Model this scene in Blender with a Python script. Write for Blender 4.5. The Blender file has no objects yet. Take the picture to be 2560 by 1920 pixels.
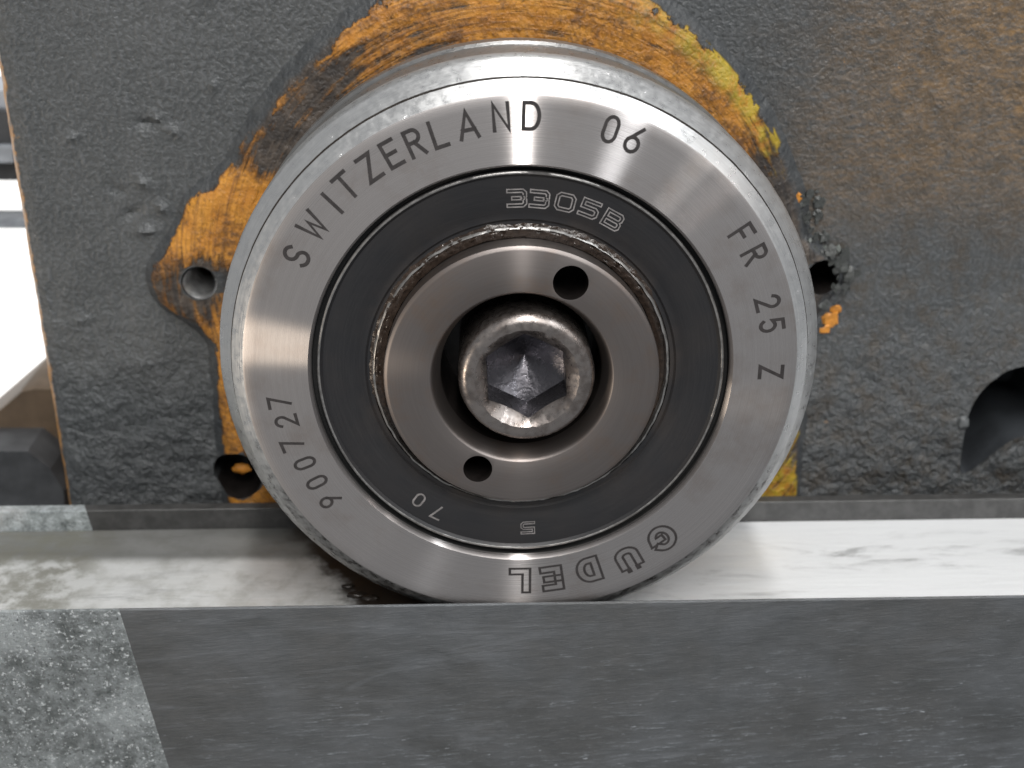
import bpy, bmesh, math, random
from mathutils import Vector, Matrix, noise
random.seed(7)
MM = 0.001
S = bpy.context.scene
COL = S.collection
PI = math.pi

# ------------------------------------------------------------------ camera
PITCH, YAW = 22.607, 1.551
CAMP = Vector((-5.743, -165.68, 67.39))          # millimetres, roller axis = Y, front face y = 0
FPX = 3300.0                                     # focal length in photo pixels (2560 wide)
cd = bpy.data.cameras.new('camera'); cam = bpy.data.objects.new('camera', cd); COL.objects.link(cam)
cam.location = CAMP * MM
cam.rotation_euler = (math.radians(90 - PITCH), 0, math.radians(-YAW))
cd.sensor_width = 36; cd.lens = 36 * FPX / 2560
cd.clip_start = 0.005; cd.clip_end = 50
cd.dof.use_dof = True; cd.dof.focus_distance = 0.178; cd.dof.aperture_fstop = 27
S.camera = cam

# ------------------------------------------------------------------ world and lamps
w = bpy.data.worlds.new('World'); S.world = w; w.use_nodes = True
bg = w.node_tree.nodes['Background']
bg.inputs[0].default_value = (0.92, 0.96, 1.0, 1); bg.inputs[1].default_value = 0.32

def area(name, loc, target, sx, sy, power, color=(1, 1, 1), along=None):
    l = bpy.data.lights.new(name, 'AREA'); l.shape = 'RECTANGLE'; l.size = sx; l.size_y = sy
    l.energy = power; l.color = color
    o = bpy.data.objects.new(name, l); COL.objects.link(o); o.location = loc
    d = (Vector(target) - Vector(loc)).normalized()
    z = -d; y = Vector(along or (0, 1, 0)); y = (y - z * y.dot(z)).normalized(); x = y.cross(z)
    o.rotation_euler = Matrix((x, y, z)).transposed().to_euler()
    return o
# ceiling tubes in the workshop, a brighter one right above, an added fill tube behind, and a warm work lamp at the left
area('ceiling_or_fill_tube', (0.06, -0.95, 1.25), (0.05, -0.3, 0), 0.10, 1.5, 29, (1.0, 0.985, 0.96))
area('ceiling_or_fill_tube', (0.80, -0.95, 1.12), (0.0, -0.3, 0), 0.10, 1.3, 9, (0.95, 0.98, 1.0))
area('ceiling_or_fill_tube', (1.55, -1.0, 1.0), (0.0, 0, 0), 0.05, 1.3, 2.6, (1.0, 0.97, 0.93))
area('ceiling_or_fill_tube', (1.85, -1.1, 0.82), (0.0, 0, 0), 0.03, 1.3, 1.4, (1.0, 0.9, 0.85))
area('ceiling_or_fill_tube', (0.06, 0.65, 1.25), (0.05, 0.3, 0), 0.11, 1.5, 12, (1.0, 0.985, 0.96))  # added fill from behind, whitens the rail top and upper rim
area('work_lamp', (-0.85, -0.55, -0.26), (0, 0, 0), 0.16, 0.16, 2.4, (1.0, 0.86, 0.70))

S.view_settings.view_transform = 'Standard'; S.view_settings.look = 'None'
S.view_settings.exposure = 0.0; S.view_settings.gamma = 1.0
S.render.engine = 'CYCLES'

# ------------------------------------------------------------------ pixel helpers (display pixels, 2212 wide)
DP = 2560 / 2212.0
def ray(px, py):
    x = (px * DP - 1280) / FPX; y = -(py * DP - 960) / FPX
    th, ps = math.radians(PITCH), math.radians(YAW)
    d = Vector((x, math.cos(th) + math.sin(th) * y, -math.sin(th) + math.cos(th) * y))
    c, s = math.cos(ps), math.sin(ps)
    return Vector((c * d.x + s * d.y, -s * d.x + c * d.y, d.z))
def on_y(px, py, y): d = ray(px, py); return CAMP + d * ((y - CAMP.y) / d.y)
def on_z(px, py, z): d = ray(px, py); return CAMP + d * ((z - CAMP.z) / d.z)

WY = 43.0                                        # front plane of the casting
# ------------------------------------------------------------------ object helpers (all shapes given in world mm)
def mesh_obj(name, verts, faces, mat, parent=None, origin=(0, 0, 0), smooth=30, kind=None):
    me = bpy.data.meshes.new(name)
    o3 = Vector(origin)
    me.from_pydata([tuple((Vector(v) - o3) * MM) for v in verts], [], faces)
    me.validate(); me.update()
    bm = bmesh.new(); bm.from_mesh(me)
    bmesh.ops.recalc_face_normals(bm, faces=bm.faces); bm.to_mesh(me); bm.free()
    if smooth:
        me.polygons.foreach_set('use_smooth', [True] * len(me.polygons))
        me.set_sharp_from_angle(angle=math.radians(smooth))
    if mat: me.materials.append(mat)
    o = bpy.data.objects.new(name, me); COL.objects.link(o)
    pl = parent['_p'] if (parent is not None and '_p' in parent) else (0, 0, 0)
    o.location = (o3 - Vector(pl)) * MM
    o['_p'] = [float(a) for a in origin]
    if parent is not None: o.parent = parent
    if kind: o['kind'] = kind
    return o
def thing(name, label, cat, base, group=None):
    o = bpy.data.objects.new(name, None); COL.objects.link(o); o.location = Vector(base) * MM
    o.empty_display_size = 0.01
    o['_p'] = [float(a) for a in base]; o['label'] = label; o['category'] = cat
    if group: o['group'] = group
    return o
def tag(o, label, cat, group=None):
    o['label'] = label; o['category'] = cat
    if group: o['group'] = group
    return o
def lathe(prof, seg=256, wob=None, close=False):
    """profile [(y, r)] round the Y axis; wob(i_ring, angle) -> (dy, dr)"""
    V, F = [], []
    n = len(prof)
    for i, (y, r) in enumerate(prof):
        for k in range(seg):
            a = 2 * PI * k / seg; dy, dr = wob(i, a) if wob else (0, 0)
            V.append(((r + dr) * math.sin(a), y + dy, (r + dr) * math.cos(a)))
    for i in range(n - 1 + (1 if close else 0)):
        j = (i + 1) % n
        for k in range(seg):
            l = (k + 1) % seg
            F.append((i * seg + k, i * seg + l, j * seg + l, j * seg + k))
    return V, F
def prism_x(sec, x0f, x1f):
    """section [(y,z)] closed polygon, extruded along x from x0f(y,z) to x1f(y,z)"""
    n = len(sec)
    V = [(x0f(y, z), y, z) for y, z in sec] + [(x1f(y, z), y, z) for y, z in sec]
    F = [(i, (i + 1) % n, n + (i + 1) % n, n + i) for i in range(n)]
    F += [tuple(range(n)), tuple(range(n, 2 * n))]
    return V, F
def boolean(o, cutters):
    for c in cutters:
        m = o.modifiers.new('cut', 'BOOLEAN'); m.operation = 'DIFFERENCE'; m.object = c; m.solver = 'EXACT'
    bpy.context.view_layer.update()
    dg = bpy.context.evaluated_depsgraph_get()
    me = bpy.data.meshes.new_from_object(o.evaluated_get(dg))
    o.modifiers.clear(); o.data = me
    me.polygons.foreach_set('use_smooth', [True] * len(me.polygons))
    me.set_sharp_from_angle(angle=math.radians(30))
    for c in cutters: bpy.data.objects.remove(c, do_unlink=True)
def fbm(x, y, z, o=4):
    return noise.fractal(Vector((x, y, z)), 1.0, 2.0, o)

# ------------------------------------------------------------------ node helpers
class NT:
    def __init__(self, name):
        self.m = bpy.data.materials.new(name); self.m.use_nodes = True
        self.t = self.m.node_tree; self.t.nodes.clear()
        self.out = self.n('ShaderNodeOutputMaterial'); self.b = self.n('ShaderNodeBsdfPrincipled')
        self.l(self.b.outputs[0], self.out.inputs[0])
        self._co = None
    def n(self, t, **k):
        x = self.t.nodes.new(t)
        for a, v in k.items(): setattr(x, a, v)
        return x
    def l(self, a, b): self.t.links.new(a, b)
    def put(self, sock, v):
        if isinstance(v, (int, float)): sock.default_value = v
        elif isinstance(v, (tuple, list)):
            sock.default_value = tuple(v) + ((1,) if len(v) == 3 and len(sock.default_value) == 4 else ())
        else: self.l(v, sock)
    def co(self):                        # object coordinates in millimetres
        if self._co is None:
            tc = self.n('ShaderNodeTexCoord'); vm = self.n('ShaderNodeVectorMath', operation='SCALE')
            self.l(tc.outputs['Object'], vm.inputs[0]); vm.inputs['Scale'].default_value = 1000
            self._co = vm.outputs[0]
        return self._co
    def vmul(self, v, s):
        m = self.n('ShaderNodeVectorMath', operation='MULTIPLY'); self.l(v, m.inputs[0]); m.inputs[1].default_value = s
        return m.outputs[0]
    def xyz(self, v):
        s = self.n('ShaderNodeSeparateXYZ'); self.l(v, s.inputs[0]); return s.outputs
    def m_(self, op, a, b=0.0, c=None):
        x = self.n('ShaderNodeMath', operation=op); self.put(x.inputs[0], a); self.put(x.inputs[1], b)
        if c is not None: self.put(x.inputs[2], c)
        return x.outputs[0]
    def noise(self, scale, detail=4, rough=.55, v=None, dist=0.0):
        x = self.n('ShaderNodeTexNoise'); self.l(v if v is not None else self.co(), x.inputs['Vector'])
        x.inputs['Scale'].default_value = scale; x.inputs['Detail'].default_value = detail
        x.inputs['Roughness'].default_value = rough; x.inputs['Distortion'].default_value = dist
        return x.outputs['Fac']
    def ramp(self, f, lo, hi, a=0.0, b=1.0):
        x = self.n('ShaderNodeMapRange', interpolation_type='SMOOTHSTEP'); self.put(x.inputs[0], f)
        x.inputs[1].default_value = lo; x.inputs[2].default_value = hi
        x.inputs[3].default_value = a; x.inputs[4].default_value = b
        return x.outputs[0]
    def mix(self, f, a, b):
        x = self.n('ShaderNodeMix', data_type='RGBA'); self.put(x.inputs[0], f); self.put(x.inputs[6], a); self.put(x.inputs[7], b)
        return x.outputs[2]
    def fmix(self, f, a, b):
        x = self.n('ShaderNodeMix', data_type='FLOAT'); self.put(x.inputs[0], f); self.put(x.inputs[2], a); self.put(x.inputs[3], b)
        return x.outputs[0]
    def bump(self, h, dist_mm, strength=1.0, normal=None):
        x = self.n('ShaderNodeBump'); self.put(x.inputs['Height'], h)
        x.inputs['Distance'].default_value = dist_mm * MM; x.inputs['Strength'].default_value = strength
        if normal is not None: self.l(normal, x.inputs['Normal'])
        return x.outputs[0]
    def polar(self, ka, kr):             # (angle*40*ka, r*kr, y) round the Y axis
        x, y, z = self.xyz(self.co())
        a = self.m_('ARCTAN2', x, z); r = self.m_('SQRT', self.m_('ADD', self.m_('MULTIPLY', x, x), self.m_('MULTIPLY', z, z)))
        c = self.n('ShaderNodeCombineXYZ'); self.l(self.m_('MULTIPLY', a, 40 * ka), c.inputs[0]); self.l(self.m_('MULTIPLY', r, kr), c.inputs[1])
        self.l(self.m_('MULTIPLY', y, .5), c.inputs[2])
        return c.outputs[0], a, r
    def set(self, **k):
        for a, v in k.items(): self.put(self.b.inputs[a.replace('_', ' ')], v)
        return self.m

def mat_turned(name, base, rough, aniso, stain=0.25, stain_col=(0.25, 0.17, 0.12), rot=0.0, tilt=0.26, weight=.2):
    t = NT(name)
    p, a, r = t.polar(.02, 3.0)
    lines = t.noise(2.2, 3, .6, p)
    p2, _, _ = t.polar(.01, 9.0)
    fine = t.noise(2.0, 2, .6, p2)
    st = t.ramp(t.noise(.13, 6, .68), .46, .74)
    c = t.mix(t.m_('MULTIPLY', st, stain), base, stain_col)
    c = t.mix(t.ramp(lines, .35, .65, 0, .22), c, tuple(x * .72 for x in base))
    t.set(Base_Color=c, Metallic=1.0, Roughness=.46)
    g = t.n('ShaderNodeBsdfAnisotropic'); t.put(g.inputs['Color'], c)
    t.put(g.inputs['Roughness'], t.m_('ADD', t.m_('MULTIPLY', fine, .10), rough - .05))
    g.inputs['Anisotropy'].default_value = aniso; g.inputs['Rotation'].default_value = rot
    tg = t.n('ShaderNodeVectorMath', operation='CROSS_PRODUCT'); t.l(t.co(), tg.inputs[0]); tg.inputs[1].default_value = (0, 1, 0)
    tn = t.n('ShaderNodeVectorMath', operation='NORMALIZE'); t.l(tg.outputs[0], tn.inputs[0]); t.l(tn.outputs[0], g.inputs['Tangent'])
    # sawtooth turning grooves lean outwards
    sx_, sy_, sz_ = t.xyz(t.co()); rv = t.n('ShaderNodeCombineXYZ'); t.l(sx_, rv.inputs[0]); t.l(sz_, rv.inputs[2])
    rn = t.n('ShaderNodeVectorMath', operation='NORMALIZE'); t.l(rv.outputs[0], rn.inputs[0])
    rs = t.n('ShaderNodeVectorMath', operation='SCALE'); t.l(rn.outputs[0], rs.inputs[0]); rs.inputs['Scale'].default_value = tilt
    ge = t.n('ShaderNodeNewGeometry'); ad = t.n('ShaderNodeVectorMath', operation='ADD'); t.l(ge.outputs['Normal'], ad.inputs[0]); t.l(rs.outputs[0], ad.inputs[1])
    nn = t.n('ShaderNodeVectorMath', operation='NORMALIZE'); t.l(ad.outputs[0], nn.inputs[0]); t.l(nn.outputs[0], g.inputs['Normal'])
    mx = t.n('ShaderNodeMixShader'); mx.inputs[0].default_value = weight
    t.l(t.b.outputs[0], mx.inputs[1]); t.l(g.outputs[0], mx.inputs[2]); t.l(mx.outputs[0], t.out.inputs[0])
    return t.m

def mat_worn_steel(name, base, rough, dents=.05, stain=.3, foot=False):
    t = NT(name)
    n1 = t.noise(.35, 6, .65); n2 = t.noise(.9, 4, .6)
    p, _, _ = t.polar(.05, 0.0)                                   # concentric turning lines along the flank
    x, y, z = t.xyz(t.co()); cv = t.n('ShaderNodeCombineXYZ')
    t.l(t.xyz(p)[0], cv.inputs[0]); t.l(t.m_('MULTIPLY', y, 3.0), cv.inputs[1])
    ln = t.noise(1.6, 4, .7, cv.outputs[0])
    c = t.mix(t.ramp(n1, .45, .75, 0, stain), base, (0.16, 0.14, 0.12))
    c = t.mix(t.ramp(ln, .35, .7, 0, .4), c, tuple(q * .65 for q in base))
    if foot:                                                      # grease and grit at the foot, with the lower rim's shade painted in
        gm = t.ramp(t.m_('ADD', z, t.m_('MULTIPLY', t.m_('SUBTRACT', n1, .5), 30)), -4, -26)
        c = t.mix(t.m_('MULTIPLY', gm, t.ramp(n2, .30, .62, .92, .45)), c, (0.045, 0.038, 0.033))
    t.set(Base_Color=c, Metallic=.85)
    t.put(t.b.inputs['Roughness'], t.ramp(n2, .3, .7, rough - .08, rough + .08))
    b = t.bump(ln, .025)
    t.put(t.b.inputs['Normal'], t.bump(t.ramp(n2, .66, .78), dents, 1, b))
    return t.m

M = {}
M['face'] = mat_turned('turned_steel_face', (0.49, 0.46, 0.45), .27, .8, .30, weight=.36)
M['hub'] = mat_turned('turned_steel_hub', (0.228, 0.203, 0.192), .4, .6, .45, weight=.15)
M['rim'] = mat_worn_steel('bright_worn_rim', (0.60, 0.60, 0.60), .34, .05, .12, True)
M['tread'] = mat_worn_steel('rolled_tread', (0.30, 0.295, 0.29), .34, .02, .3)

def mat_screw():
    t = NT('worn_screw_steel')
    n1 = t.noise(.5, 5, .6); n2 = t.noise(1.2, 5, .65)
    c = t.mix(t.ramp(n1, .4, .65), (0.30, 0.268, 0.252), (0.20, 0.172, 0.158))
    t.set(Base_Color=c, Metallic=.95)
    t.put(t.b.inputs['Roughness'], t.ramp(n2, .3, .7, .22, .42))
    t.put(t.b.inputs['Normal'], t.bump(n2, .035))
    return t.m
M['screw'] = mat_screw()
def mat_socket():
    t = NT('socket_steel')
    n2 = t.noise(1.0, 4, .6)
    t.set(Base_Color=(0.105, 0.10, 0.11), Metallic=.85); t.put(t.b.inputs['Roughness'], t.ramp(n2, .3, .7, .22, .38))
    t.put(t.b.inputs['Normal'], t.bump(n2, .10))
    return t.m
M['socket'] = mat_socket()
def mat_seal():
    t = NT('dark_seal')
    p, a, r = t.polar(.05, 2.0)
    ln = t.noise(2.0, 4, .6, p); n = t.noise(.12, 4, .6)
    z = t.xyz(t.co())[2]
    dust = t.m_('MULTIPLY', t.ramp(n, .35, .7), t.ramp(r, 18.5, 23.5, .75, .12))
    c = t.mix(dust, (0.017, 0.017, 0.019), (0.060, 0.046, 0.037))
    t.set(Base_Color=c, Metallic=.25); t.put(t.b.inputs['Roughness'], t.ramp(ln, .3, .7, .42, .58))
    t.put(t.b.inputs['Normal'], t.bump(ln, .012))
    return t.m
M['seal'] = mat_seal()
def mat_plain(name, col, rough, metal=0, bump=0, sc=1.0):
    t = NT(name); n = t.noise(sc, 5, .6)
    t.set(Base_Color=t.mix(t.ramp(n, .3, .7), tuple(c * .7 for c in col), tuple(c * 1.2 for c in col)), Metallic=metal, Roughness=rough)
    if bump: t.put(t.b.inputs['Normal'], t.bump(n, bump))
    return t.m
M['gap'] = mat_plain('black_gap', (0.006, 0.006, 0.006), .7)
M['bore_shade'] = mat_plain('shaded_black_bore', (0.018, 0.015, 0.014), .30, .3, .03, .6)  # near-black walls paint in the shade inside holes and recess
M['lip'] = mat_plain('seal_lip_steel', (0.30, 0.29, 0.28), .35, .8, .02, .8)
M['ink'] = mat_plain('engraved_dark', (0.030, 0.026, 0.026), .7, .2)
M['emboss'] = mat_plain('embossed_light', (0.30, 0.28, 0.275), .45, .5)
M['grease'] = mat_plain('brown_grease', (0.035, 0.024, 0.018), .22, .1, .10, 1.6)
M['grease_black'] = mat_plain('black_grease', (0.022, 0.016, 0.012), .35, .1, .06, .7)
M['thread'] = mat_plain('thread_steel', (0.72, 0.72, 0.72), .38, 1, .05, .6)

def mat_casting():
    t = NT('charcoal_cast_paint')
    co = t.co(); x, y, z = t.xyz(co)
    n_f = t.noise(1.4, 3, .6); n_m = t.noise(.42, 5, .6); n_l = t.noise(.06, 4, .6)
    base = t.mix(t.ramp(n_l, .3, .7), (0.044, 0.048, 0.050), (0.064, 0.067, 0.068))
    base = t.mix(t.ramp(n_f, .40, .70, 0, .75), base, (0.100, 0.105, 0.110))
    # worn brown region, upper right of the casting
    sv = t.vmul(co, (.5, 1, 1.1)); ns = t.noise(.9, 7, .8, sv); nb = t.noise(.035, 3, .5)
    reg = t.m_('MULTIPLY', t.ramp(t.m_('ADD', x, t.m_('MULTIPLY', nb, 40)), 50, 98), t.ramp(t.m_('ADD', z, t.m_('MULTIPLY', nb, 40)), 18, 58))
    wv = t.m_('MULTIPLY', reg, t.ramp(ns, .30, .75))
    base = t.mix(t.m_('MULTIPLY', wv, .9), base, (0.30, 0.165, 0.05))
    br = t.m_('MULTIPLY', t.ramp(x, 25, 60), t.ramp(t.noise(.25, 6, .7), .42, .75))
    base = t.mix(t.m_('MULTIPLY', br, .8), base, (0.062, 0.045, 0.028))
    lt = t.ramp(t.noise(.8, 4, .7), .66, .74)
    base = t.mix(t.m_('MULTIPLY', lt, .5), base, (0.16, 0.165, 0.165))
    spk = t.ramp(t.noise(.16, 4, .75), .70, .735)
    base = t.mix(t.m_('MULTIPLY', spk, t.ramp(x, 20, 50, .25, 1)), base, (0.42, 0.20, 0.035))
    eT, eB = on_y(-14, 0, WY + 5), on_y(158, 1080, WY + 5); k = (eB.x - eT.x) / (eB.z - eT.z)
    dl = t.m_('SUBTRACT', t.m_('SUBTRACT', x, t.m_('MULTIPLY', z, k)), eT.x - eT.z * k)
    lf = t.ramp(t.m_('ADD', dl, t.m_('MULTIPLY', t.m_('SUBTRACT', t.noise(.3, 5, .7), .5), 3.0)), .7, 1.3, 1, 0)
    lf = t.m_('MULTIPLY', lf, t.ramp(t.noise(.09, 4, .6), .38, .46))
    base = t.mix(lf, base, (0.50, 0.235, 0.05))
    t.set(Base_Color=base, Specular_IOR_Level=.5)
    t.put(t.b.inputs['Roughness'], t.ramp(n_m, .3, .7, .30, .48))
    low = t.ramp(z, 4, -28, .16, 1.1)
    right = t.ramp(x, 15, 50, 0, .12)
    b1 = t.bump(n_m, 1.5); t.put(b1.node.inputs['Strength'], t.m_('ADD', low, right))
    b2 = t.bump(n_f, .30, 1.0, b1)
    t.put(t.b.inputs['Normal'], b2)
    return t.m
M['cast'] = mat_casting()

def mat_boss():
    t = NT('orange_paint_worn')
    co = t.co(); x, y, z = t.xyz(co)
    p, a, r = t.polar(.10, .55)
    n1 = t.noise(1.0, 6, .62, p, .4)
    p2, _, _ = t.polar(.05, 1.6)
    n2 = t.noise(1.0, 5, .65, p2, .3)
    nm = t.noise(.35, 5, .65); nh = t.noise(.16, 6, .7); nf = t.noise(1.4, 3, .6); nc = t.noise(.42, 5, .6)
    deg = t.m_('ADD', t.m_('MULTIPLY', a, 1 / (2 * PI)), .5)
    cr = t.n('ShaderNodeValToRGB'); t.l(deg, cr.inputs[0]); e = cr.color_ramp   # how far the dark paint is worn off round the boss
    stops = [(-180, .62), (-118, .80), (-102, .74), (-94, .42), (-87, .45), (-83, .88), (-70, .92), (-66, .60), (-62, .42), (-50, .46), (-42, .56), (-32, .72),
             (0, .76), (42, .78), (54, .66), (62, .50), (74, .15), (112, .15), (125, .62), (180, .62)]
    while len(e.elements) < len(stops): e.elements.new(.5)
    for el, (d, v) in zip(e.elements, stops): el.position = (d + 180) / 360; el.color = (v, v, v, 1)
    bias = t.xyz(cr.outputs[0])[0]
    at = t.n('ShaderNodeAttribute', attribute_name='edge')
    edge = t.ramp(t.m_('ADD', at.outputs['Fac'], t.m_('ADD', t.m_('MULTIPLY', t.m_('SUBTRACT', nm, .5), 1.2), t.m_('MULTIPLY', t.m_('SUBTRACT', nh, .5), 1.6))), .0, .30, -.60, 0)
    s = t.m_('ADD', t.m_('ADD', t.m_('MULTIPLY', t.m_('SUBTRACT', n1, .5), 1.3), t.m_('ADD', t.m_('MULTIPLY', t.m_('SUBTRACT', n2, .5), .7), t.m_('MULTIPLY', t.m_('SUBTRACT', nh, .5), 1.1))), t.m_('ADD', t.m_('SUBTRACT', bias, t.m_('MULTIPLY', t.ramp(r, 46.0, 43.0, 0, .20), t.m_('MULTIPLY', t.ramp(a, -.05, -.3), t.ramp(a, -1.25, -1.1)))), edge))
    mask = t.ramp(s, .36, .66)
    orange = t.mix(t.ramp(nm, .3, .7), (0.42, 0.165, 0.016), (0.56, 0.25, 0.032))
    orange = t.mix(t.ramp(n2, .42, .72, 0, .85), orange, (0.13, 0.055, 0.016))
    orange = t.mix(t.ramp(t.m_('ADD', t.m_('MULTIPLY', nh, .6), t.m_('MULTIPLY', nf, .4)), .44, .64, 0, .9), orange, (0.085, 0.038, 0.014))
    gy = t.m_('MULTIPLY', t.m_('MULTIPLY', t.ramp(a, .25, .75), t.ramp(r, 43.5, 46)), t.ramp(nm, .35, .6))
    orange = t.mix(t.m_('MULTIPLY', gy, .7), orange, (0.38, 0.30, 0.02))
    dark = t.mix(t.ramp(t.m_('ADD', t.m_('MULTIPLY', n2, .4), t.m_('MULTIPLY', nm, .6)), .38, .66), (0.022, 0.018, 0.016), (0.085, 0.066, 0.052))
    flank = t.ramp(t.m_('ADD', at.outputs['Fac'], t.m_('MULTIPLY', t.m_('SUBTRACT', nm, .5), .6)), .05, .30, 1, 0)
    dark = t.mix(flank, dark, t.mix(t.ramp(nm, .3, .7), (0.034, 0.037, 0.040), (0.056, 0.059, 0.061)))
    mask = t.m_('MULTIPLY', mask, t.ramp(at.outputs['Fac'], .0, .06))
    t.set(Base_Color=t.mix(mask, dark, orange))
    t.put(t.b.inputs['Roughness'], t.ramp(n1, .3, .7, .35, .55))
    b = t.bump(t.m_('ADD', t.m_('MULTIPLY', n2, .4), t.m_('MULTIPLY', mask, .6)), .4)
    b = t.bump(nc, 1.0, .6, b)
    t.put(t.b.inputs['Normal'], t.bump(nf, .28, .9, b))
    return t.m
M['boss'] = mat_boss()
M['pocket'] = mat_plain('smooth_dark_pocket', (0.030, 0.033, 0.037), .42, 0, .15, .15)  # smoother and darker than the casting around it
M['chip_grey'] = mat_plain('grey_paint_chip', (0.050, 0.053, 0.050), .34, 0, .30, .9)
M['chip_pale'] = mat_plain('pale_paint_chip', (0.20, 0.215, 0.20), .4, 0, .15, .8)
M['nub'] = mat_plain('bare_casting', (0.085, 0.09, 0.092), .38, .1, .15, .8)
M['chip_orange'] = mat_plain('orange_paint_chip', (0.55, 0.22, 0.03), .45, 0, .2, .8)

def mat_front():
    t = NT('brushed_dark_steel')
    co = t.co()
    mp = t.n('ShaderNodeMapping'); t.l(co, mp.inputs[0]); mp.inputs['Rotation'].default_value = (0, math.radians(4), 0); cr_ = mp.outputs[0]
    s1 = t.noise(.30, 8, .78, t.vmul(cr_, (.42, 1, 1.0)), 1.2); s2 = t.noise(1.8, 6, .8, t.vmul(cr_, (.16, 1, 1.5)), .4)
    sp = t.noise(1.5, 4, .7, t.vmul(cr_, (.28, 1, 1.0)))
    n = t.noise(.045, 4, .6); x, y, z = t.xyz(co)
    c = t.mix(t.ramp(n, .35, .65), (0.096, 0.097, 0.098), (0.118, 0.124, 0.132))
    c = t.mix(t.ramp(s1, .30, .72, 0, .45), c, (0.052, 0.058, 0.062))
    nw = t.noise(.09, 5, .65, t.vmul(cr_, (.5, 1, 1.3)), 1.0)
    wear = t.ramp(t.m_('ADD', t.m_('MULTIPLY', nw, 70), t.m_('ADD', t.m_('MULTIPLY', z, -1), t.m_('MULTIPLY', x, .10))), 76, 104, .12, 1.1)
    c = t.mix(t.m_('MULTIPLY', t.ramp(s2, .54, .70), t.m_('MULTIPLY', wear, .75)), c, (0.32, 0.35, 0.38))
    c = t.mix(t.m_('MULTIPLY', t.ramp(sp, .66, .74), wear), c, (0.45, 0.48, 0.52))
    rub = t.ramp(t.noise(.12, 6, .7, t.vmul(cr_, (.22, 1, 1.6)), 1.4), .52, .70)
    c = t.mix(t.m_('MULTIPLY', rub, .5), c, (0.17, 0.18, 0.195))
    oil = t.ramp(t.noise(.055, 5, .65, t.vmul(co, (.45, 1, 1.2)), .8), .44, .72)
    c = t.mix(t.m_('MULTIPLY', oil, .5), c, (0.045, 0.046, 0.044))
    t.set(Base_Color=c, Metallic=.35)
    t.put(t.b.inputs['Roughness'], t.m_('SUBTRACT', t.ramp(s2, .3, .7, .40, .58), t.m_('MULTIPLY', oil, .12)))
    b = t.bump(t.m_('ADD', t.m_('MULTIPLY', s1, .8), t.m_('MULTIPLY', s2, .9)), .14)
    t.put(t.b.inputs['Normal'], b)
    return t.m
M['front'] = mat_front()
def mat_glitter(name, k):
    t = NT(name)
    n1 = t.noise(.40, 7, .75); n2 = t.noise(1.5, 5, .75); n3 = t.noise(.07, 3, .5); n4 = t.noise(1.7, 4, .7)
    c = t.mix(t.ramp(n1, .36, .66), (0.10 * k, 0.11 * k, 0.11 * k), (0.24 * k, 0.26 * k, 0.265 * k))
    c = t.mix(t.ramp(n3, .46, .66, 0, .7), c, (min(.8, .40 * k), min(.8, .43 * k), min(.8, .44 * k)))
    c = t.mix(t.ramp(n2, .42, .32), c, (0.035, 0.04, 0.04))
    c = t.mix(t.ramp(n4, .57, .66, 0, .85), c, (0.75, 0.78, 0.80))  # white sparkle glints painted into the coating colour
    t.set(Base_Color=c, Metallic=.45); t.put(t.b.inputs['Roughness'], t.ramp(n2, .4, .7, .45, .25))
    b = t.bump(n1, 1.1, .9); t.put(t.b.inputs['Normal'], t.bump(n2, .40, 1, b))
    return t.m
M['glitter'] = mat_glitter('rough_silver_coating', 1.25)
M['glitter_bright'] = mat_glitter('bright_silver_coating', 2.4)  # brighter copy of the coating, for the shoulder
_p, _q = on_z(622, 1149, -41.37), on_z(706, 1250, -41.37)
GS = ((_p.x - _q.x) / (_p.y - _q.y), _q.x - _q.y * (_p.x - _q.x) / (_p.y - _q.y))   # edge of the grease and painted contact shadow
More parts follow.
